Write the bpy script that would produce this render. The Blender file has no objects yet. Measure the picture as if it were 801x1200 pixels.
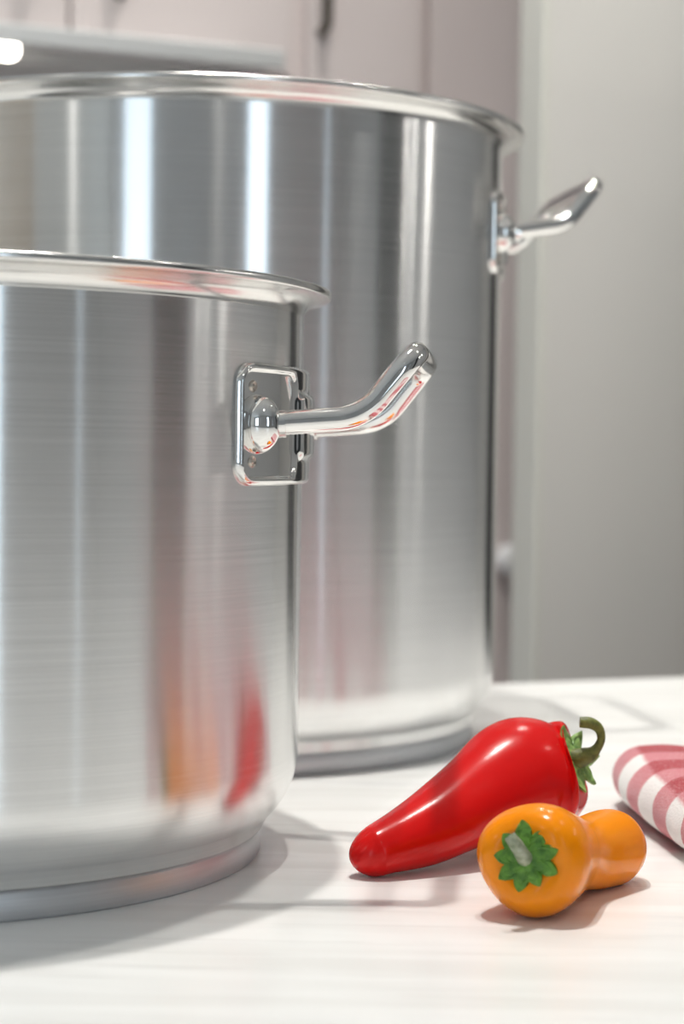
import bpy, bmesh, math, random
from mathutils import Vector, Matrix, noise
random.seed(7)
SC = bpy.context.scene
COL = SC.collection
R = math.radians
PI = math.pi

# ------------------------------------------------------------------ helpers
def link(name, verts, faces, mat=None, parent=None, smooth=True):
    me = bpy.data.meshes.new(name)
    me.from_pydata([tuple(v) for v in verts], [], faces)
    bm = bmesh.new(); bm.from_mesh(me)
    bmesh.ops.remove_doubles(bm, verts=bm.verts, dist=1e-7)
    bmesh.ops.recalc_face_normals(bm, faces=bm.faces)
    bm.to_mesh(me); bm.free()
    for p in me.polygons: p.use_smooth = smooth
    if smooth: me.set_sharp_from_angle(angle=R(48))
    o = bpy.data.objects.new(name, me)
    COL.objects.link(o)
    if mat: me.materials.append(mat)
    if parent: o.parent = parent
    return o

def thing(name, label, cat, loc=(0, 0, 0), rz=0.0, group=None):
    o = bpy.data.objects.new(name, None)
    o.empty_display_size = 0.02
    COL.objects.link(o)
    o.location = loc; o.rotation_euler = (0, 0, rz)
    tag(o, label, cat, group)
    return o

def tag(o, label, cat, group=None):
    o['label'] = label; o['category'] = cat
    if group: o['group'] = group

def struct(o):
    o['kind'] = 'structure'; return o

class MB:
    def __init__(s): s.v = []; s.f = []
    def add(s, v, f):
        n = len(s.v); s.v += [tuple(x) for x in v]; s.f += [tuple(i + n for i in q) for q in f]
    def box(s, x0, x1, y0, y1, z0, z1):
        v = [(x, y, z) for x in (x0, x1) for y in (y0, y1) for z in (z0, z1)]
        s.add(v, [(0,1,3,2),(4,6,7,5),(0,4,5,1),(2,3,7,6),(0,2,6,4),(1,5,7,3)])
    def build(s, name, mat, parent=None, smooth=False, bevel=0.0, seg=3):
        o = link(name, s.v, s.f, mat, parent, smooth)
        if bevel:
            m = o.modifiers.new('bevel', 'BEVEL'); m.width = bevel; m.segments = seg
            m.limit_method = 'ANGLE'
        return o

def lathe(profile, n=192, closed=False):
    v, f = [], []
    k = len(profile)
    for i in range(n):
        a = 2 * PI * i / n
        for r, z in profile: v.append((r * math.cos(a), r * math.sin(a), z))
    for i in range(n):
        j = (i + 1) % n
        for q in range(k if closed else k - 1):
            q2 = (q + 1) % k
            f.append((i*k+q, j*k+q, j*k+q2, i*k+q2))
    return v, f

def catmull(P, n):
    P = [Vector(p) for p in P]
    Q = [P[0]*2 - P[1]] + P + [P[-1]*2 - P[-2]]
    out = []
    segs = len(P) - 1
    for i in range(n + 1):
        t = i / n * segs; s = min(int(t), segs - 1); t -= s
        a, b, c, d = Q[s:s+4]
        out.append(0.5*((2*b) + (c-a)*t + (2*a-5*b+4*c-d)*t*t + (3*b-a-3*c+d)*t**3))
    return out

def fillet(P, rads, seg=12):
    P = [Vector(p) for p in P]; out = [P[0]]
    for i in range(1, len(P) - 1):
        a = (P[i-1]-P[i]).normalized(); b = (P[i+1]-P[i]).normalized()
        ang = a.angle(b); d = rads[i-1] / math.tan(ang/2)
        c = P[i] + (a+b).normalized() * (rads[i-1] / math.sin(ang/2))
        p0 = P[i]+a*d; p1 = P[i]+b*d
        u = p0-c; w = p1-c; th = u.angle(w)
        for k in range(seg+1):
            t = k/seg
            out.append(c + (u*math.sin((1-t)*th) + w*math.sin(t*th)) / math.sin(th))
    out.append(P[-1])
    return out

def tube(path, rad, n=28, caps=True):
    path = [Vector(p) for p in path]
    m = len(path)
    rf = rad if callable(rad) else (lambda t: rad)
    T = []
    for i in range(m):
        T.append((path[min(i+1, m-1)] - path[max(i-1, 0)]).normalized())
    N = T[0].orthogonal().normalized()
    v, f = [], []
    for i in range(m):
        N = (N - T[i]*N.dot(T[i])).normalized(); B = T[i].cross(N)
        r = rf(i/(m-1))
        for k in range(n):
            a = 2*PI*k/n
            v.append(path[i] + (N*math.cos(a) + B*math.sin(a))*r)
    for i in range(m-1):
        for k in range(n):
            k2 = (k+1) % n
            f.append((i*n+k, i*n+k2, (i+1)*n+k2, (i+1)*n+k))
    if caps:
        f.append(tuple(range(n))[::-1]); f.append(tuple((m-1)*n+k for k in range(n)))
    return v, f

def ellipsoid(c, axes, nu=40, nv=24):
    """axes: three Vectors (semi axes)"""
    v, f = [], []
    for j in range(nv+1):
        t = PI*j/nv
        for i in range(nu):
            a = 2*PI*i/nu
            v.append(Vector(c) + axes[0]*math.cos(t) + axes[1]*math.sin(t)*math.cos(a) + axes[2]*math.sin(t)*math.sin(a))
    for j in range(nv):
        for i in range(nu):
            i2 = (i+1) % nu
            f.append((j*nu+i, j*nu+i2, (j+1)*nu+i2, (j+1)*nu+i))
    return v, f

# ------------------------------------------------------------------ materials
def new_mat(name):
    m = bpy.data.materials.new(name); m.use_nodes = True
    nt = m.node_tree
    return m, nt, nt.nodes['Principled BSDF'], nt.nodes, nt.links

def plain(name, col, rough=0.5, metal=0.0, coat=0.0, spec=0.5):
    m, nt, b, N, L = new_mat(name)
    b.inputs['Base Color'].default_value = (*col, 1)
    b.inputs['Roughness'].default_value = rough
    b.inputs['Metallic'].default_value = metal
    b.inputs['Coat Weight'].default_value = coat
    b.inputs['Specular IOR Level'].default_value = spec
    # faint procedural unevenness so that no surface is a dead flat colour
    tc = N.new('ShaderNodeTexCoord'); nz = N.new('ShaderNodeTexNoise')
    nz.inputs['Scale'].default_value = 6
    L.new(tc.outputs['Object'], nz.inputs['Vector'])
    mr = N.new('ShaderNodeMapRange')
    mr.inputs['To Min'].default_value = max(0, rough-0.03); mr.inputs['To Max'].default_value = min(1, rough+0.03)
    L.new(nz.outputs['Fac'], mr.inputs['Value']); L.new(mr.outputs['Result'], b.inputs['Roughness'])
    return m

def brushed(name, col, rough, aniso, zscale=650.0, bump=0.06):
    m, nt, b, N, L = new_mat(name)
    b.inputs['Metallic'].default_value = 1
    b.inputs['Anisotropic'].default_value = aniso
    b.inputs['Anisotropic Rotation'].default_value = .25
    tg = N.new('ShaderNodeTangent'); tg.direction_type = 'RADIAL'; tg.axis = 'Z'
    L.new(tg.outputs['Tangent'], b.inputs['Tangent'])
    tc = N.new('ShaderNodeTexCoord'); mp = N.new('ShaderNodeMapping')
    mp.inputs['Scale'].default_value = (9, 9, zscale)
    L.new(tc.outputs['Object'], mp.inputs['Vector'])
    nz = N.new('ShaderNodeTexNoise'); nz.inputs['Scale'].default_value = 1; nz.inputs['Detail'].default_value = 4
    L.new(mp.outputs['Vector'], nz.inputs['Vector'])
    mr = N.new('ShaderNodeMapRange')
    mr.inputs['From Min'].default_value = .3; mr.inputs['From Max'].default_value = .7
    mr.inputs['To Min'].default_value = rough*.94; mr.inputs['To Max'].default_value = rough*1.06
    L.new(nz.outputs['Fac'], mr.inputs['Value']); L.new(mr.outputs['Result'], b.inputs['Roughness'])
    mx = N.new('ShaderNodeMix'); mx.data_type = 'RGBA'
    mx.inputs['A'].default_value = (*[c*.86 for c in col], 1); mx.inputs['B'].default_value = (*[min(1, c*1.14) for c in col], 1)
    L.new(nz.outputs['Fac'], mx.inputs['Factor']); L.new(mx.outputs['Result'], b.inputs['Base Color'])
    bp = N.new('ShaderNodeBump'); bp.inputs['Strength'].default_value = bump; bp.inputs['Distance'].default_value = .0002
    L.new(nz.outputs['Fac'], bp.inputs['Height']); L.new(bp.outputs['Normal'], b.inputs['Normal'])
    return m

M_BRUSH = brushed('brushed_steel', (.86, .86, .855), .225, 1.0, 1300.0, .010)
M_RIM = brushed('satin_rim_steel', (.82, .81, .79), .19, .3, bump=.01)
M_DISC = brushed('base_disc_steel', (.66, .67, .69), .46, .5)
M_CHROME = plain('polished_steel', (.86, .85, .83), .06, 1.0)
M_PLATE = plain('polished_plate_steel', (.80, .79, .77), .07, 1.0)
M_WELD = plain('weld_spot_steel', (.55, .50, .44), .30, 1.0)
M_HOOD = plain('hood_steel', (.74, .745, .74), .45, 1.0)
M_PINK = plain('pale_lacquer', (.80, .72, .705), .42)
M_PINK2 = plain('pale_lacquer_panel', (.78, .70, .69), .42)
M_GREY = plain('warm_grey_wall_paint', (.69, .67, .635), .55)
M_TRIM = plain('edge_trim_paint', (.70, .69, .63), .5)
M_WALL = plain('room_wall_paint', (.56, .56, .56), .7)
M_LWALL = plain('left_wall_paint', (.84, .80, .73), .7)
M_CEIL = plain('ceiling_paint', (.90, .90, .89), .8)
M_FLOOR = plain('floor_tile', (.30, .30, .30), .4)
M_DARK = plain('dark_slab', (.035, .035, .035), .35)
M_BEIGE = plain('beige_wood_slab', (.66, .50, .34), .5)
M_PULL = plain('antique_pull', (.10, .085, .065), .35, .8)
M_KNOB = plain('white_porcelain', (.95, .95, .96), .15)
M_FRAME = plain('window_frame_paint', (.75, .75, .73), .5)

def marble():
    m, nt, b, N, L = new_mat('white_marble_laminate')
    tc = N.new('ShaderNodeTexCoord'); mp = N.new('ShaderNodeMapping')
    mp.inputs['Rotation'].default_value = (0, 0, R(24))
    L.new(tc.outputs['Object'], mp.inputs['Vector'])
    # streaks running across the slab
    def layer(sx, sy, lo, hi, detail=6, dist=0.6, off=0):
        q = N.new('ShaderNodeMapping'); q.inputs['Scale'].default_value = (sx, sy, 1); q.inputs['Location'].default_value = (off, off, 0)
        L.new(mp.outputs['Vector'], q.inputs['Vector'])
        n = N.new('ShaderNodeTexNoise'); n.inputs['Scale'].default_value = 1; n.inputs['Detail'].default_value = detail
        n.inputs['Distortion'].default_value = dist
        L.new(q.outputs['Vector'], n.inputs['Vector'])
        r = N.new('ShaderNodeMapRange'); r.inputs['From Min'].default_value = lo; r.inputs['From Max'].default_value = hi
        L.new(n.outputs['Fac'], r.inputs['Value'])
        return r.outputs['Result']
    base = N.new('ShaderNodeMix'); base.data_type = 'RGBA'
    base.inputs['A'].default_value = (.80, .795, .775, 1); base.inputs['B'].default_value = (.88, .88, .865, 1)
    L.new(layer(5, 38, .38, .6), base.inputs['Factor'])
    fine = N.new('ShaderNodeMix'); fine.data_type = 'RGBA'
    fine.inputs['B'].default_value = (.56, .55, .53, 1)
    L.new(base.outputs['Result'], fine.inputs['A'])
    mul = N.new('ShaderNodeMath'); mul.operation = 'MULTIPLY'; mul.inputs[1].default_value = .42
    L.new(layer(7, 120, .60, .74, 4, .4, 3.7), mul.inputs[0]); L.new(mul.outputs[0], fine.inputs['Factor'])
    vein = N.new('ShaderNodeMix'); vein.data_type = 'RGBA'
    vein.inputs['B'].default_value = (.50, .51, .53, 1)
    L.new(fine.outputs['Result'], vein.inputs['A'])
    mul2 = N.new('ShaderNodeMath'); mul2.operation = 'MULTIPLY'; mul2.inputs[1].default_value = .34
    L.new(layer(2.2, 17, .63, .75, 5, 1.6, 8.1), mul2.inputs[0]); L.new(mul2.outputs[0], vein.inputs['Factor'])
    L.new(vein.outputs['Result'], b.inputs['Base Color'])
    b.inputs['Roughness'].default_value = .30
    b.inputs['Specular IOR Level'].default_value = .45
    return m
M_MARBLE = marble()

def pepper_mat(name, c1, c2, sss):
    m, nt, b, N, L = new_mat(name)
    tc = N.new('ShaderNodeTexCoord'); nz = N.new('ShaderNodeTexNoise')
    nz.inputs['Scale'].default_value = 28; nz.inputs['Detail'].default_value = 3
    L.new(tc.outputs['Object'], nz.inputs['Vector'])
    mx = N.new('ShaderNodeMix'); mx.data_type = 'RGBA'
    mx.inputs['A'].default_value = (*c1, 1); mx.inputs['B'].default_value = (*c2, 1)
    L.new(nz.outputs['Fac'], mx.inputs['Factor']); L.new(mx.outputs['Result'], b.inputs['Base Color'])
    b.inputs['Roughness'].default_value = .20
    b.inputs['Specular IOR Level'].default_value = .27
    b.inputs['Subsurface Weight'].default_value = .08
    b.inputs['Subsurface Radius'].default_value = sss
    b.inputs['Subsurface Scale'].default_value = .004
    b.inputs['Coat Weight'].default_value = .0; b.inputs['Coat Roughness'].default_value = .12
    n2 = N.new('ShaderNodeTexNoise'); n2.inputs['Scale'].default_value = 160; n2.inputs['Detail'].default_value = 2
    L.new(tc.outputs['Object'], n2.inputs['Vector'])
    bp = N.new('ShaderNodeBump'); bp.inputs['Strength'].default_value = .05; bp.inputs['Distance'].default_value = .001
    L.new(n2.outputs['Fac'], bp.inputs['Height']); L.new(bp.outputs['Normal'], b.inputs['Normal'])
    return m
M_RED = pepper_mat('red_pepper_skin', (.58, .003, .004), (.66, .008, .006), (1, .1, .05))
M_ORANGE = pepper_mat('orange_pepper_skin', (.90, .25, .001), (.97, .31, .001), (1, .4, .05))

def green_mat(name, c1, c2, c3=None, scale=260):
    m, nt, b, N, L = new_mat(name)
    tc = N.new('ShaderNodeTexCoord'); nz = N.new('ShaderNodeTexNoise')
    nz.inputs['Scale'].default_value = scale; nz.inputs['Detail'].default_value = 5
    L.new(tc.outputs['Object'], nz.inputs['Vector'])
    cr = N.new('ShaderNodeValToRGB')
    cr.color_ramp.elements[0].color = (*c1, 1); cr.color_ramp.elements[0].position = .35
    cr.color_ramp.elements[1].color = (*c2, 1); cr.color_ramp.elements[1].position = .66
    L.new(nz.outputs['Fac'], cr.inputs['Fac']); L.new(cr.outputs['Color'], b.inputs['Base Color'])
    b.inputs['Roughness'].default_value = .5
    bp = N.new('ShaderNodeBump'); bp.inputs['Strength'].default_value = .5; bp.inputs['Distance'].default_value = .0012
    L.new(nz.outputs['Fac'], bp.inputs['Height']); L.new(bp.outputs['Normal'], b.inputs['Normal'])
    return m
M_CALYX = green_mat('calyx_green', (.10, .22, .04), (.34, .52, .15))
M_CALYX2 = green_mat('calyx_deep_green', (.045, .15, .012), (.14, .33, .035))
M_STEM = green_mat('stem_olive', (.07, .085, .015), (.19, .21, .04))
M_DRY = green_mat('stem_dry_grey', (.16, .20, .11), (.42, .44, .33))
M_CUT = green_mat('stem_cut_pale', (.50, .44, .34), (.78, .74, .66))

def gingham():
    m, nt, b, N, L = new_mat('red_gingham_terry')
    uv = N.new('ShaderNodeUVMap'); uv.uv_map = 'cloth'
    nz = N.new('ShaderNodeTexNoise'); nz.inputs['Scale'].default_value = 900; nz.inputs['Detail'].default_value = 3
    tc = N.new('ShaderNodeTexCoord'); L.new(tc.outputs['Object'], nz.inputs['Vector'])
    # wobble of the stripe borders by the yarn
    add = N.new('ShaderNodeVectorMath'); add.operation = 'MULTIPLY_ADD'
    add.inputs[1].default_value = (.05, .05, 0)
    L.new(nz.outputs['Color'], add.inputs[0]); L.new(uv.outputs['UV'], add.inputs[2])
    sp = N.new('ShaderNodeSeparateXYZ'); L.new(add.outputs['Vector'], sp.inputs['Vector'])
    def stripe(sock):
        fr = N.new('ShaderNodeMath'); fr.operation = 'FRACT'; L.new(sock, fr.inputs[0])
        r = N.new('ShaderNodeMapRange'); r.inputs['From Min'].default_value = .48; r.inputs['From Max'].default_value = .52
        L.new(fr.outputs[0], r.inputs['Value']); return r.outputs['Result']
    s1, s2 = stripe(sp.outputs['X']), stripe(sp.outputs['Y'])
    ad = N.new('ShaderNodeMath'); ad.operation = 'ADD'; L.new(s1, ad.inputs[0]); L.new(s2, ad.inputs[1])
    hf = N.new('ShaderNodeMath'); hf.operation = 'MULTIPLY'; hf.inputs[1].default_value = .5; L.new(ad.outputs[0], hf.inputs[0])
    cr = N.new('ShaderNodeValToRGB')
    e = cr.color_ramp.elements
    e[0].position = 0; e[0].color = (.90, .89, .87, 1)
    e[1].position = 1; e[1].color = (.42, .022, .038, 1)
    mid = e.new(.5); mid.color = (.63, .20, .23, 1)
    L.new(hf.outputs[0], cr.inputs['Fac'])
    # terry flecks: white threads show in the coloured bands
    n2 = N.new('ShaderNodeTexNoise'); n2.inputs['Scale'].default_value = 1400; n2.inputs['Detail'].default_value = 2
    L.new(tc.outputs['Object'], n2.inputs['Vector'])
    mr = N.new('ShaderNodeMapRange'); mr.inputs['From Min'].default_value = .5; mr.inputs['From Max'].default_value = .75; mr.inputs['To Max'].default_value = .55
    L.new(n2.outputs['Fac'], mr.inputs['Value'])
    mx = N.new('ShaderNodeMix'); mx.data_type = 'RGBA'; mx.inputs['B'].default_value = (.88, .80, .79, 1)
    L.new(mr.outputs['Result'], mx.inputs['Factor']); L.new(cr.outputs['Color'], mx.inputs['A'])
    L.new(mx.outputs['Result'], b.inputs['Base Color'])
    b.inputs['Roughness'].default_value = .95
    b.inputs['Specular IOR Level'].default_value = .1
    b.inputs['Sheen Weight'].default_value = .3
    bp = N.new('ShaderNodeBump'); bp.inputs['Strength'].default_value = .6; bp.inputs['Distance'].default_value = .0012
    L.new(nz.outputs['Fac'], bp.inputs['Height']); L.new(bp.outputs['Normal'], b.inputs['Normal'])
    return m
M_TOWEL = gingham()

def lamp_mat(name, col, s):
    m, nt, b, N, L = new_mat(name)
    b.inputs['Base Color'].default_value = (.9, .9, .9, 1)
    b.inputs['Emission Color'].default_value = (*col, 1); b.inputs['Emission Strength'].default_value = s
    return m
M_LAMP = lamp_mat('hood_lamp_glow', (1, .93, .82), 22)

# ------------------------------------------------------------------ the room's own axes
YAW = R(23)
ROOM = Matrix.Rotation(YAW, 4, 'Z')
def W(a, b, z=0.0): return ROOM @ Vector((a, b, z))
def put(o):
    o.rotation_euler = (0, 0, YAW); return o

# ------------------------------------------------------------------ worktop
mb = MB(); mb.box(-1.5, 1.25, -.25, 1.4354, -.04, 0.0)
wt = thing('worktop', 'white marble-look worktop with faint grey streaks under the pots', 'worktop', (0, 0, 0), YAW)
mb.build('slab', M_MARBLE, wt, bevel=.003)
mb = MB(); mb.box(-1.45, 1.2, -.2, 1.36, -.90, -.04); mb.build('island_base', M_PINK, wt, bevel=.004)

# ------------------------------------------------------------------ stock pots
def arc(c, rx, rz, t0, t1, n):
    return [(c[0] + rx*math.cos(R(t0+(t1-t0)*i/n)), c[1] + rz*math.sin(R(t0+(t1-t0)*i/n))) for i in range(n+1)]

def make_plate(Rp, hw, hv, rc, delta, z0, T=.0031):
    """pressed mounting plate that follows the pot wall; u along the wall, v up"""
    nu, nv = 150, 70
    off = Rp * R(22)
    def sdbox(u, v, bu, bv, r):
        du, dv = abs(u)-(bu-r), abs(v)-(bv-r)
        return math.hypot(max(du,0), max(dv,0)) + min(max(du,dv),0) - r
    def ss(x): x = max(0, min(1, x)); return x*x*(3-2*x)
    def height(u, v):
        d = -sdbox(u, v, hw, hv, rc)
        w = .0026
        h = T*math.sqrt(max(0, 1-(1-min(max(d,0)/w,1))**2))
        # the two sunken pans around the bosses
        d2 = -sdbox(abs(u)-Rp*R(17.2), v, Rp*R(8.8), hv-.0028, .008)
        h -= .0015*ss(d2/.0015)
        # raised band across the middle between the pans
        d3 = -sdbox(u, v, Rp*R(8.5), .0165, .006)
        h += .0022*ss(d3/.004)
        return h
    v, f = [], []
    for j in range(nv+1):
        s = -1+2*j/nv; vv = hv*math.sin(s*PI/2*.98)/math.sin(PI/2*.98)
        w = hw
        if abs(vv) > hv-rc: w = hw-rc+math.sqrt(max(0, rc*rc-(abs(vv)-(hv-rc))**2))
        for i in range(nu+1):
            q = -1+2*i/nu
            q = .55*q + .45*math.sin(q*PI/2)
            uu = w*q
            rr = Rp + .0002 + height(uu, vv)
            if i in (0, nu) or j in (0, nv): rr = Rp-.0006
            a = delta + uu/Rp
            v.append((rr*math.cos(a), rr*math.sin(a), z0+vv))
    for j in range(nv):
        for i in range(nu):
            f.append((j*(nu+1)+i, j*(nu+1)+i+1, (j+1)*(nu+1)+i+1, (j+1)*(nu+1)+i))
    return v, f

def add_handle(root, Rp, delta, z0, rise1=.0033, dz=.0300, tag_label=None):
    """delta: bearing of the handle about the pot axis (world angle from +X)"""
    hw, hv = Rp*R(26.5), .0267
    v, f = make_plate(Rp, hw, hv, .010, delta, z0)
    pl = link('mounting_plate', v, f, M_PLATE, root)
    # spot welds, two near each short side
    for su in (-1, 1):
        for sv in (-1, 1):
            a = delta + su*(hw-.0105)/Rp
            d = Vector((math.cos(a), math.sin(a), 0)); t = Vector((-math.sin(a), math.cos(a), 0))
            c = d*(Rp+.0017) + Vector((0, 0, z0+sv*(hv-.0105)))
            prof = [(0, .0009), (.0006, .0009), (.0011, .0005), (.0016, .0009), (.0021, .0010), (.0026, .0004), (.0028, -.0006)]
            vv, ff = lathe(prof, 24)
            vv = [c + d*z + t*x + Vector((0, 0, 1))*y for x, y, z in vv]
            link('weld_spot', vv, ff, M_WELD, pl)
    D = Vector((math.cos(delta), math.sin(delta), 0)); T = Vector((-math.sin(delta), math.cos(delta), 0)); Z = Vector((0, 0, 1))
    L = lambda r, t, z: D*r + T*t + Z*z
    tb = Rp*math.sin(R(22)); rb = Rp*math.cos(R(22))
    mb = MB()
    for s in (-1, 1):
        a = delta + s*R(22)
        d = Vector((math.cos(a), math.sin(a), 0)); t = Vector((-math.sin(a), math.cos(a), 0))
        mb.add(*ellipsoid(d*(Rp+.0012)+Z*z0, [Z*.0130, d*.0118, t*.0085]))
        # collar where the tube enters the boss
        mb.add(*tube([L(rb+.004, s*tb, z0), L(rb+.0142, s*tb*.995, z0+.0004)], .0060, 28))
    pts = [L(rb+.004, tb, z0), L(rb+.0465, tb*.93, z0+rise1), L(rb+.0690, tb*.86, z0+rise1+dz+.0045),
           L(rb+.0690, -tb*.86, z0+rise1+dz+.0045), L(rb+.0465, -tb*.93, z0+rise1), L(rb+.004, -tb, z0)]
    path = fillet(pts, [.026, .013, .013, .026], 14)
    mb.add(*tube(path, .0053, 36))
    h = mb.build('handle', M_CHROME, root, smooth=True)
    return h

def make_pot(label, x, y, Rp, Rr, Rd, H, bearings, z0, rise1, dz):
    root = thing('stock_pot', label, 'pot', (x, y, 0))
    hb = .0128
    t = .0016
    fl = .0125
    # body: rounded bottom corner, straight wall, inner wall and floor
    prof = [(Rd-.004, hb), (Rd+.0015, hb+.0006)]
    c = (Rp-.030, hb+.037)
    prof += [(Rp-.030+.030*math.cos(R(a)), hb+.037+.0365*math.sin(R(a))) for a in [-56+56*i/14 for i in range(15)]]
    n = 12
    prof += [(Rp, hb+.037+(H-fl-hb-.037)*i/n) for i in range(1, n+1)]
    prof += [(Rp-t, H-fl), (Rp-t, hb+.04)]
    prof += [(Rp-t-.03+.03*math.cos(R(-90*i/8)), hb+.034+.03*math.sin(R(-90*i/8))) for i in range(0, 9)]
    prof += [(0.0, hb+.004)]
    v, f = lathe(prof, 256); link('pot_body', v, f, M_BRUSH, root)
    # flared rim with a rolled lip
    dr = Rr-Rp
    rp = [(Rp-.0003, H-fl-.0005)]
    rp += [(Rr-.0012-(dr-.0012)*math.cos(R(90*i/16)), H-fl+(fl-.0038)*math.sin(R(90*i/16))) for i in range(17)]
    rp += [(Rr-.0012+.0012*math.sin(R(180*i/10)), H-.0019-.0019*math.cos(R(180*i/10))) for i in range(11)]
    rp += [(Rr-.003-(dr-.0015)*math.sin(R(90*i/12)), H-fl+(fl-.0004)*math.cos(R(90*i/12))) for i in range(13)]
    rp += [(Rp-t-.0003, H-fl-.0005)]
    v, f = lathe(rp, 256, closed=True); link('rim', v, f, M_RIM, root)
    # sandwich base disc
    dp = [(0, 0), (Rd-.0015, 0), (Rd-.0006, .0004), (Rd, .0014), (Rd, hb-.0012), (Rd-.0008, hb-.0002), (Rd-.003, hb+.0003), (0, hb+.0003)]
    v, f = lathe(dp, 256); d = link('base_disc', v, f, M_DISC, root, smooth=False)
    for p in d.data.polygons: p.use_smooth = abs(p.normal.z) < .5
    for b in bearings:
        add_handle(root, Rp, b, z0, rise1, dz)
    return root

make_pot('shorter wide steel stock pot in front, its handle pointing at the peppers', -.1991, .9248, .180, .1929, .1623, .265,
         [R(-5), R(175)], .2015, .0033, .0240)
make_pot('taller steel stock pot standing behind the shorter one', -.0991, 1.3109, .202, .2164, .1874, .400,
         [R(7.5), R(187.5)], .3317, .0075, .0235)

# ------------------------------------------------------------------ peppers
def pepper_body(name, spine, cap, capdir, mat, parent, lobes, tipr, M=72, N=70, capshift=(0,0,0), squash=None, bend=None, lobe=0.0, lphase=0.0):
    """spine: (point, radius) from the tip to the shoulder; cap: (axial, radius factor) over the shoulder"""
    P = catmull([s[0] for s in spine], N)
    # closer rings near the tip
    Pf = catmull([s[0] for s in spine], N*8); ix = [round(N*8*(i/N)**1.7) for i in range(N+1)]; P = [Pf[i] for i in ix]
    rf_ = [v.x for v in catmull([(s[1], 0, 0) for s in spine], N*8)]; rr = [rf_[i] for i in ix]
    T = [(P[min(i+1, N)]-P[max(i-1, 0)]).normalized() for i in range(N+1)]
    up = Vector((0, 0, 1))
    rings = []
    dist = 0.0
    for i in range(N+1):
        if i: dist += (P[i]-P[i-1]).length
        q = min(1, dist/tipr)
        rings.append((P[i], T[i], max(1e-5, rr[i]*math.sqrt(max(0, 1-(1-q)**2))), i/N))
    cd = Vector(capdir).normalized(); cs = Vector(capshift)
    rad = rr[-1]
    cp = catmull([(a, b, 0) for a, b in cap], 26)
    for k, q in enumerate(cp[1:]):
        w = (k+1)/len(cp[1:])
        d = T[-1].lerp(cd, min(1, w*1.15)).normalized()
        rings.append((P[-1]+cd.lerp(T[-1], .3).normalized()*q.x+cs*w*w*(3-2*w), d, max(rad*q.y, 1e-5), 1.0+w))
    v, f = [], []
    for c, t, r, s in rings:
        side = t.cross(up).normalized(); u2 = side.cross(t).normalized()
        for m in range(M):
            a = 2*PI*m/M
            k = lobes(a, min(1, s))
            p = c + (side*math.cos(a)+u2*math.sin(a))*r*k
            if s > 1: p = p + t*(lobe*math.cos(3*(a-lphase))*math.sin(PI*min(1, (s-1)*1.25)))
            nz = noise.noise(p*38+Vector((3, 1, 7)))*.0008*min(1, (r/.012)**2)
            p = p + (side*math.cos(a)+u2*math.sin(a))*nz
            v.append(p)
    for i in range(len(rings)-1):
        for m in range(M):
            m2 = (m+1) % M
            f.append((i*M+m, i*M+m2, (i+1)*M+m2, (i+1)*M+m))
    for q in v:
        if q.z < .0002: q.z = .0002
    o = link(name, v, f, mat, parent)
    return o

def calyx(name, c, nrm, rad, points, mat, parent, curl, thick, seed, dome=.0, depth=.55, upv=(0, 0, 1), rot=0.0, sharp=1.0):
    """star-shaped green cap: points lobes around a hub; curl lifts the lobe tips, dome bends it over the shoulder"""
    rnd = random.Random(seed)
    n = Vector(nrm).normalized(); s = n.cross(Vector(upv)).normalized(); u = s.cross(n).normalized()
    A = points*12; K = 10
    lens = [rad*rnd.uniform(.82, 1.12) for _ in range(points)]
    cur = [curl*rnd.uniform(.4, 1.5) for _ in range(points)]
    top, f = [], []
    for k in range(K+1):
        for i in range(A):
            ph = i/12; p0 = int(ph+.5) % points; fr = abs(ph-round(ph))*2
            L = lens[p0]*(1-depth*fr**sharp)
            t = k/K; r = L*t
            z = -dome*(r/rad)**2 + cur[p0]*max(0, (r/rad-.55))**1.5*(1-fr) + .0005*math.sin(7*i+4*k)*t
            z += .0014*(1-t)**2
            a = 2*PI*i/A+rot
            top.append(Vector(c)+(s*math.cos(a)+u*math.sin(a))*r+n*(z+thick))
    bot = [p-n*thick*(1.0) for p in top]
    Vv = top+bot; o = len(top)
    for k in range(K):
        for i in range(A):
            j = (i+1) % A
            f.append((k*A+i, k*A+j, (k+1)*A+j, (k+1)*A+i)); f.append((o+k*A+i, o+(k+1)*A+i, o+(k+1)*A+j, o+k*A+j))
    for i in range(A):
        j = (i+1) % A
        f.append((K*A+i, K*A+j, o+K*A+j, o+K*A+i))
    return link(name, Vv, f, mat, parent)

def rel(root, o):
    """put a part modelled in world coordinates under its thing"""
    o.matrix_parent_inverse = Matrix.Translation(root.location).inverted(); return o

# red pepper: tip at the left, shoulder at the right
rp = thing('pepper', 'long red pepper with a hooked green stem, lying behind the orange pepper', 'pepper', (.06, .915, 0))
red_spine = [((.0060, .868, .0085), .0096), ((.0150, .872, .0104), .0110), ((.0215, .876, .0124), .0124), ((.0420, .892, .0184), .0170),
             ((.0660, .916, .0275), .0220), ((.0835, .933, .0338), .0283), ((.0940, .940, .0328), .0292), ((.1010, .9425, .0322), .0274)]
def red_lobes(a, s):
    w = max(0, (s-.25)/.75)**1.6
    return 1 + w*(.045*math.cos(3*(a-R(112))) + .02*math.cos(2*a)) - .0*w
rb_ = pepper_body('flesh', red_spine, [(0, 1), (.0050, .975), (.0095, .905), (.0128, .78), (.0142, .61), (.0136, .42), (.0120, .22), (.0112, 0)],
                  (.78, -.46, .44), M_RED, rp, red_lobes, .0125, capshift=(0, 0, .003), lobe=.0016, lphase=R(112))
rel(rp, rb_)
RN = Vector((.75, -.54, .46)).normalized(); RC = Vector((.1002, .9412, .0368)) + RN*.0172
rc = calyx('calyx', RC, RN, .0162, 7, M_CALYX, rp, .007, .0013, 5, dome=.0010, depth=.45, rot=.55); rel(rp, rc)
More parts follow.
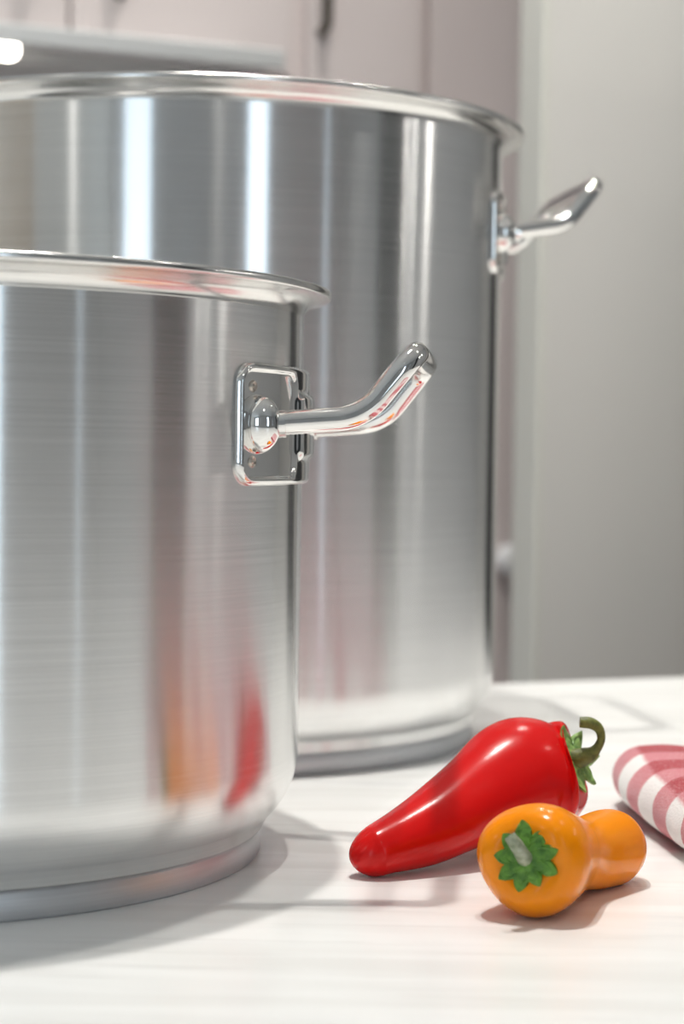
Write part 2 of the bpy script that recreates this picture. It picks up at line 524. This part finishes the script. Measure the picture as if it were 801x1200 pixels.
st = catmull([RC+Vector(q) for q in ((0, 0, 0), (.0048, -.0016, .0018), (.0092, -.0026, .0046), (.0122, -.003, .0100), (.0112, -.003, .0152), (.0072, -.003, .0180), (.0020, -.003, .0184))], 40)
s_ = MB(); s_.add(*tube(st, lambda t: .0052-.0028*min(1, t*2.6)+.0004*math.sin(9*t), 20)); so = s_.build('stem', M_STEM, rp, smooth=True); rel(rp, so)
e_ = MB(); e_.add(*tube([st[-1]-(st[-1]-st[-3])*.9, st[-1]+(st[-1]-st[-2])*1.2], .00285, 20)); eo = e_.build('stem_end', M_CUT, so, smooth=False, bevel=.0004)
eo.matrix_parent_inverse = Matrix.Translation(rp.location).inverted()

# orange pepper: tail at the back right, calyx to the front
op = thing('pepper', 'short orange pepper in front, its green star cap facing forward', 'pepper', (.10, .83, 0))
or_spine = [((.1350, .879, .0145), .0136), ((.1280, .873, .0150), .0156), ((.1205, .865, .0160), .0170), ((.1120, .853, .0164), .0164), ((.1030, .840, .0180), .0155),
            ((.0925, .825, .0205), .0196), ((.0822, .803, .0236), .0234)]
def or_lobes(a, s):
    w = max(0, (s-.1)/.9)
    return 1 + .035*w*math.cos(3*(a-R(15))) + .03*(1-w)*math.cos(2*(a-R(20)))
ob = pepper_body('flesh', or_spine, [(0, 1), (.0080, .965), (.0145, .80), (.0165, .60), (.0160, .40), (.0150, .2), (.0148, 0)],
                 (-.36, -.91, .14), M_ORANGE, op, or_lobes, .0190, capshift=(-.001, 0, .002), lobe=.0012, lphase=R(15))
rel(op, ob)
ON = Vector((-.36, -.91, .16)); OC = Vector((.0765, .7868, .0268))
oc = calyx('calyx', OC, ON, .0142, 9, M_CALYX2, op, .001, .0012, 11, dome=.0012, depth=.3, sharp=1.2); rel(op, oc)
st = catmull([OC+Vector(q) for q in ((-.0005, 0, 0), (-.0015, -.003, .0015), (-.0040, -.005, .0055), (-.0062, -.0060, .0085), (-.0074, -.0055, .0102))], 24)
s_ = MB(); s_.add(*tube(st, lambda t: .0034-.0010*t, 18)); so = s_.build('stem', M_DRY, op, smooth=True); rel(op, so)
e_ = MB(); e_.add(*tube([st[-1]-(st[-1]-st[-3])*.8, st[-1]+(st[-1]-st[-2])*1.0], .0027, 18)); eo = e_.build('stem_end', M_CUT, so, smooth=False, bevel=.0004)
eo.matrix_parent_inverse = Matrix.Translation(op.location).inverted()

# ------------------------------------------------------------------ folded towel
def make_towel():
    root = thing('kitchen_towel', 'folded red and white checked towel at the right edge', 'towel', (.1483, 1.05, 0), R(4.6))
    # cross-section: an outer sheet folded round an inner fold (x to the right, z up)
    def loop(x0, zc, rr, xr, n=22):
        pts = []
        for i in range(14): pts.append((xr+(x0+rr-xr)*i/14, zc-rr))
        for i in range(n+1):
            a = R(-90-180*i/n); pts.append((x0+rr+rr*math.cos(a)*1.0, zc+rr*math.sin(a)))
        for i in range(1, 15): pts.append((x0+rr+(xr-x0-rr)*i/14, zc+rr))
        return pts
    def sheet(prof, th, name, par, uoff):
        # accumulate length for the weave coordinate
        ny = 70; y0, y1 = -.31, .030
        s = [0]
        for i in range(1, len(prof)): s.append(s[-1]+math.hypot(prof[i][0]-prof[i-1][0], prof[i][1]-prof[i-1][1]))
        smid = s[len(s)//2]
        V, F, UV = [], [], []
        for side in (0, 1):
            for j in range(ny+1):
                t = j/ny; y = y0+(y1-y0)*t
                e = max(0, (y-(y1-.030))/.030)           # the far end sinks and rounds off
                k = math.sqrt(max(0, 1-e*e*.94))
                for i, (x, z) in enumerate(prof):
                    i0, i1 = max(0, i-1), min(len(prof)-1, i+1)
                    dx, dz = prof[i1][0]-prof[i0][0], prof[i1][1]-prof[i0][1]
                    l = math.hypot(dx, dz); nx, nz_ = -dz/l, dx/l
                    h = th/2*(1 if side else -1)
                    px, pz = x+nx*h, z+nz_*h
                    lift = max(0, min(1, (pz-.003)/.012))
                    q = Vector((px, y, pz))
                    dn = noise.noise(q*28)*.0016 + noise.noise(q*80)*.0006
                    px2 = px + (1-k)*.022 + dn*lift + .0016*math.sin(y*26)
                    pz2 = .0008 + (pz-.0008)*(.62+.38*k) + dn*.8*lift + .0018*lift*math.sin(px*34+y*9)
                    pz2 -= .0055*lift*max(0, min(1, (px-.03)/.05))
                    V.append((px2, y, max(.0006, pz2)))
                    UV.append(((y*1.0+.0405)/.049+.06*math.sin(x*20), (s[i]-smid+uoff)/.049-1.36*y))
        n = len(prof); o = (ny+1)*n
        for j in range(ny):
            for i in range(n-1):
                F.append((j*n+i, j*n+i+1, (j+1)*n+i+1, (j+1)*n+i))
                F.append((o+j*n+i, o+(j+1)*n+i, o+(j+1)*n+i+1, o+j*n+i+1))
        for j in range(ny):
            for i in (0, n-1): F.append((j*n+i, (j+1)*n+i, o+(j+1)*n+i, o+j*n+i))
        for i in range(n-1):
            for j in (0, ny): F.append((j*n+i, j*n+i+1, o+j*n+i+1, o+j*n+i))
        me = bpy.data.meshes.new(name); me.from_pydata(V, [], F)
        ul = me.uv_layers.new(name='cloth')
        for lp in me.loops: ul.data[lp.index].uv = UV[lp.vertex_index]
        bm = bmesh.new(); bm.from_mesh(me); bmesh.ops.recalc_face_normals(bm, faces=bm.faces); bm.to_mesh(me); bm.free()
        for p in me.polygons: p.use_smooth = True
        o_ = bpy.data.objects.new(name, me); COL.objects.link(o_); me.materials.append(M_TOWEL); o_.parent = par
        sd = o_.modifiers.new('sub', 'SUBSURF'); sd.levels = 1; sd.render_levels = 2
        return o_
    sheet(loop(.0030, .0165, .0132, .21), .0060, 'outer_fold', root, .0050)
    sheet(loop(.0120, .0165, .0060, .21), .0050, 'inner_fold', root, .004)
    return root
make_towel()

# ------------------------------------------------------------------ background joinery (room axes)
BW = 2.75      # back wall
def unit(name, label, cat):
    return thing(name, label, cat, (0, 0, 0), YAW)
def pull_mesh(a, b, z0, z1):
    p = fillet([(a, b, z0), (a, b-.028, z0+.002), (a, b-.028, z1-.002), (a, b, z1)], [.010, .010], 8)
    return tube(p, .006, 16)

# slim range hood
hd = unit('range_hood', 'slim stainless steel range hood at the upper left, above the taller pot', 'hood')
def xw(px, b):          # room coordinate a where the pixel column px meets the plane b (used once, for layout)
    d = Vector(((px-400.5)/2293.5, 1.0)); e1 = Vector((math.cos(YAW), math.sin(YAW))); e2 = Vector((-math.sin(YAW), math.cos(YAW)))
    return d.dot(e1)*b/d.dot(e2)
HB = 2.20
hr = xw(327, HB)
mb = MB(); mb.box(hr-.92, hr, HB, HB+.012, .646, .669); mb.build('fascia', M_HOOD, hd, bevel=.002)
mb = MB(); mb.box(hr-.92, hr, HB+.012, BW, .655, .669); mb.build('canopy', M_HOOD, hd, bevel=.002)
for k in range(2):
    x0 = hr-.88+k*.43
    mb = MB(); mb.box(x0, x0+.40, HB+.09, BW-.06, .650, .656)
    for i in range(14): mb.box(x0+.02, x0+.38, HB+.105+i*.027, HB+.118+i*.027, .647, .651)
    mb.build('filter', M_HOOD, hd, bevel=.001)
la = xw(4, HB+.03)
v, f = lathe([(0, .634), (.006, .6345), (.010, .637), (.012, .642), (.012, .655)], 40)
v = [(x+la, y+HB+.03, z) for x, y, z in v]
link('lamp', v, f, M_LAMP, hd)

# wall cupboard above the hood: two doors
cb = unit('wall_cupboard', 'pale pink two-door wall cupboard directly above the hood', 'cupboard')
CB = 2.40
n0, n1 = xw(334, CB), xw(481, CB)
mb = MB(); mb.box(hr-.92, n0-.003, CB, BW-.001, .672, 1.45); mb.build('carcass', M_PINK, cb)
seam = xw(76, CB-.02)
for a0, a1, pa in ((hr-.90, seam-.002, xw(42, CB-.05)), (seam+.002, n0-.006, xw(141, CB-.05))):
    mb = MB(); mb.box(a0, a1, CB-.02, CB-.0005, .676, 1.44); dr = mb.build('door', M_PINK, cb, bevel=.003)
    v, f = pull_mesh(pa, CB-.02, .756, .85); link('pull', v, f, M_PULL, dr)

# narrow cupboard right of the hood
nc = unit('tall_cupboard', 'narrow pale cupboard door with a dark pull, right of the hood', 'cupboard')
n0, n1 = xw(334, CB), xw(481, CB)
mb = MB(); mb.box(n0, n1, CB, BW-.001, -.85, 1.45); mb.build('carcass', M_PINK, nc)
mb = MB(); mb.box(xw(347, CB), n1-.003, CB-.02, CB-.0005, -.80, 1.44); dr = mb.build('door', M_PINK, nc, bevel=.003)
v, f = pull_mesh(xw(377, CB-.05), CB-.02, .735, .85); link('pull', v, f, M_PULL, dr)
# pantry: set a little further back, with the white knob
pc = unit('pantry_cupboard', 'pale pantry cupboard with a round white knob, seen between pot and grey wall', 'cupboard')
PB = 2.412
p1 = xw(700, PB)
mb = MB(); mb.box(n1+.004, p1, PB, BW-.001, -.85, 1.45); mb.build('carcass', M_PINK2, pc)
mb = MB(); mb.box(xw(489, PB), p1, PB-.018, PB-.0005, -.80, 1.44); dr = mb.build('door', M_PINK2, pc, bevel=.003)
ka = xw(599, PB-.05); kz = .1904-(655-531.4)/2293.5*(PB-.04)/.886
prof = [(0, 0), (.009, 0), (.0075, .006), (.006, .012), (.008, .016), (.0175, .021), (.0215, .028), (.021, .036), (.015, .042), (0, .044)]
v, f = lathe(prof, 40); v = [(ka+x, PB-.018-z, kz+y) for x, y, z in v]
link('knob', v, f, M_KNOB, dr)

# grey partition with a moulded end
pa0 = xw(634, 1.9)
mb = MB(); mb.box(pa0+.001, 2.6, 1.90, 1.957, -.9, 1.6); struct(put(mb.build('wall_partition', M_GREY, bevel=.003)))
mb = MB(); mb.box(pa0-.009, pa0+.0008, 1.897, 1.928, -.9, 1.6); mb.box(pa0-.006, pa0+.0008, 1.928, 1.958, -.9, 1.6)
struct(put(mb.build('trim_1', M_TRIM, bevel=.003)))

# ------------------------------------------------------------------ room shell with windows
A0, A1, B0, FZ, CZ = -3.4, 2.6, -2.2, -.9, 1.6
def wall(name, axis, pos, u0, u1, holes, mat, th=.1):
    """axis 'b': wall at b=pos running along a; axis 'a': wall at a=pos running along b"""
    mb = MB()
    def bx(ua, ub, za, zb):
        if ub-ua < 1e-4 or zb-za < 1e-4: return
        if axis == 'b': mb.box(ua, ub, min(pos, pos+th), max(pos, pos+th), za, zb)
        else: mb.box(min(pos, pos+th), max(pos, pos+th), ua, ub, za, zb)
    cur = u0
    for (h0, h1, z0, z1) in sorted(holes):
        bx(cur, h0, FZ, CZ); bx(h0, h1, FZ, z0); bx(h0, h1, z1, CZ); cur = h1
    bx(cur, u1, FZ, CZ)
    return struct(put(mb.build(name, mat)))
rear_holes = [(-2.98, -1.95, -.1, 1.35), (.29, .76, -.1, 1.35), (2.12, 2.20, -.1, 1.3)]
left_holes = [(1.65, 2.65, .0, 1.4)]
fill_holes = [(-3.2, -1.6, 0.0, 1.4)]  # unseen back window, added to raise the ambient light
wall('wall_back', 'b', BW, A0, A1, fill_holes, M_PINK2)
wall('wall_rear', 'b', B0, A0, A1, rear_holes, M_WALL, -.1)
wall('wall_left', 'a', A0, B0, BW, left_holes, M_LWALL, -.1)
wall('wall_right', 'a', A1, B0, BW, [], M_WALL)
mb = MB(); mb.box(A0, A1, B0, BW, FZ-.1, FZ); struct(put(mb.build('floor', M_FLOOR)))
mb = MB(); mb.box(A0, A1, B0, BW, CZ, CZ+.1); struct(put(mb.build('ceiling', M_CEIL)))
def frame(n, axis, pos, h):
    mb = MB(); w = .035
    def bx(ua, ub, za, zb):
        if axis == 'b': mb.box(ua, ub, pos-.02, pos+.02, za, zb)
        else: mb.box(pos-.02, pos+.02, ua, ub, za, zb)
    u0, u1, z0, z1 = h
    bx(u0, u0+w, z0, z1); bx(u1-w, u1, z0, z1); bx(u0, u1, z0, z0+w); bx(u0, u1, z1-w, z1)
    if u1-u0 > 1.5: bx((u0+u1)/2-.02, (u0+u1)/2+.02, z0, z1)
    struct(put(mb.build('window_%d' % n, M_FRAME)))
for i, h in enumerate(rear_holes[:2]): frame(i+1, 'b', B0-.05, h)
frame(3, 'a', A0-.05, left_holes[0]); frame(4, 'b', BW+.05, fill_holes[0])  # the second frames the added fill window
# unseen slabs, beige and dark, added for the bands mirrored in the pots
mb = MB(); mb.box(A0+.001, A0+.05, .38, 1.5, -.89, 1.25); struct(put(mb.build('unseen_beige_slab', M_BEIGE, bevel=.004)))
mb = MB(); mb.box(A1-.05, A1-.001, -.75, -.12, -.89, 1.2); struct(put(mb.build('unseen_dark_slab_1', M_DARK, bevel=.004)))
mb = MB(); mb.box(1.19, 1.42, 1.66, 1.72, -.89, .62); struct(put(mb.build('unseen_dark_slab_2', M_DARK, bevel=.004)))  # added dark slab, mirrored at the right edges of the pots

def portal(axis, pos, h, sgn=1):
    u0, u1, z0, z1 = h
    l = bpy.data.lights.new('window_portal', 'AREA'); l.shape = 'RECTANGLE'
    l.size = u1-u0; l.size_y = z1-z0; l.cycles.is_portal = True
    o = bpy.data.objects.new('window_portal', l); COL.objects.link(o)
    um, zm = (u0+u1)/2, (z0+z1)/2
    if axis == 'b':
        p = W(um, pos, zm); d = W(0, sgn, 0)
    else:
        p = W(pos, um, zm); d = W(1, 0, 0)
    o.location = p; o.rotation_euler = d.to_track_quat('-Z', 'Y').to_euler()
for h in rear_holes: portal('b', B0-.08, h)
for h in left_holes: portal('a', A0-.08, h)
for h in fill_holes: portal('b', BW+.08, h, -1)

# ------------------------------------------------------------------ light: overcast sky through the windows, ceiling downlights
wd = bpy.data.worlds.new('sky'); SC.world = wd; wd.use_nodes = True
bg = wd.node_tree.nodes['Background']
bg.inputs['Color'].default_value = (.74, .88, 1.0, 1); bg.inputs['Strength'].default_value = 4.2

def downlight(x, y, P, z=1.56, size=.055, col=(1, .97, .915), spread=150):
    l = bpy.data.lights.new('downlight', 'AREA'); l.shape = 'DISK'; l.size = size
    l.energy = P*.75; l.color = col; l.spread = R(spread)
    o = bpy.data.objects.new('downlight', l); COL.objects.link(o)
    o.location = (x, y, z)
    return o
downlight(-.05, 1.0, 18, size=.04)
downlight(.11, 1.06, 9, size=.04)
downlight(1.15, .99, 2)
downlight(.36, 1.88, 4.5, spread=85)
downlight(.06, 2.15, 5, spread=110)  # added to brighten the pale cupboards at the back
downlight(.3, -.6, 2)
downlight(-2.0, -.9, 10)  # added to brighten the left wall mirrored in the taller pot

def streak_light(x, y, z, P):  # unseen point lights, added for the thin bright streaks on the front pot
    l = bpy.data.lights.new('streak_light', 'POINT'); l.energy = P; l.shadow_soft_size = .02; l.color = (1, .96, .90)
    o = bpy.data.objects.new('streak_light', l); COL.objects.link(o); o.location = (x, y, z)
streak_light(1.53, 1.04, .66, .8)
streak_light(1.51, 1.15, .66, .8)
streak_light(1.45, 1.37, .72, 2.0)

# ------------------------------------------------------------------ camera
cam = bpy.data.cameras.new('camera'); co = bpy.data.objects.new('camera', cam); COL.objects.link(co)
pitch, roll = .0311, .0141
right = Vector((1, 0, 0)); fwd = Vector((0, math.cos(pitch), -math.sin(pitch))); up = right.cross(fwd)
ir = right*math.cos(roll) + up*math.sin(roll)
iu = -right*math.sin(roll) + up*math.cos(roll)
co.matrix_world = Matrix(((ir.x, iu.x, -fwd.x, 0), (ir.y, iu.y, -fwd.y, 0), (ir.z, iu.z, -fwd.z, .1904), (0, 0, 0, 1)))
cam.sensor_fit = 'VERTICAL'; cam.sensor_height = 36; cam.lens = 2293.5/1200*36
cam.clip_start = .02; cam.clip_end = 50
cam.dof.use_dof = True; cam.dof.focus_distance = .87; cam.dof.aperture_fstop = 7.5
SC.camera = co

SC.view_settings.view_transform = 'Standard'
SC.view_settings.look = 'None'
SC.view_settings.gamma = 1
SC.view_settings.use_curve_mapping = False
SC.view_settings.exposure = -0.47
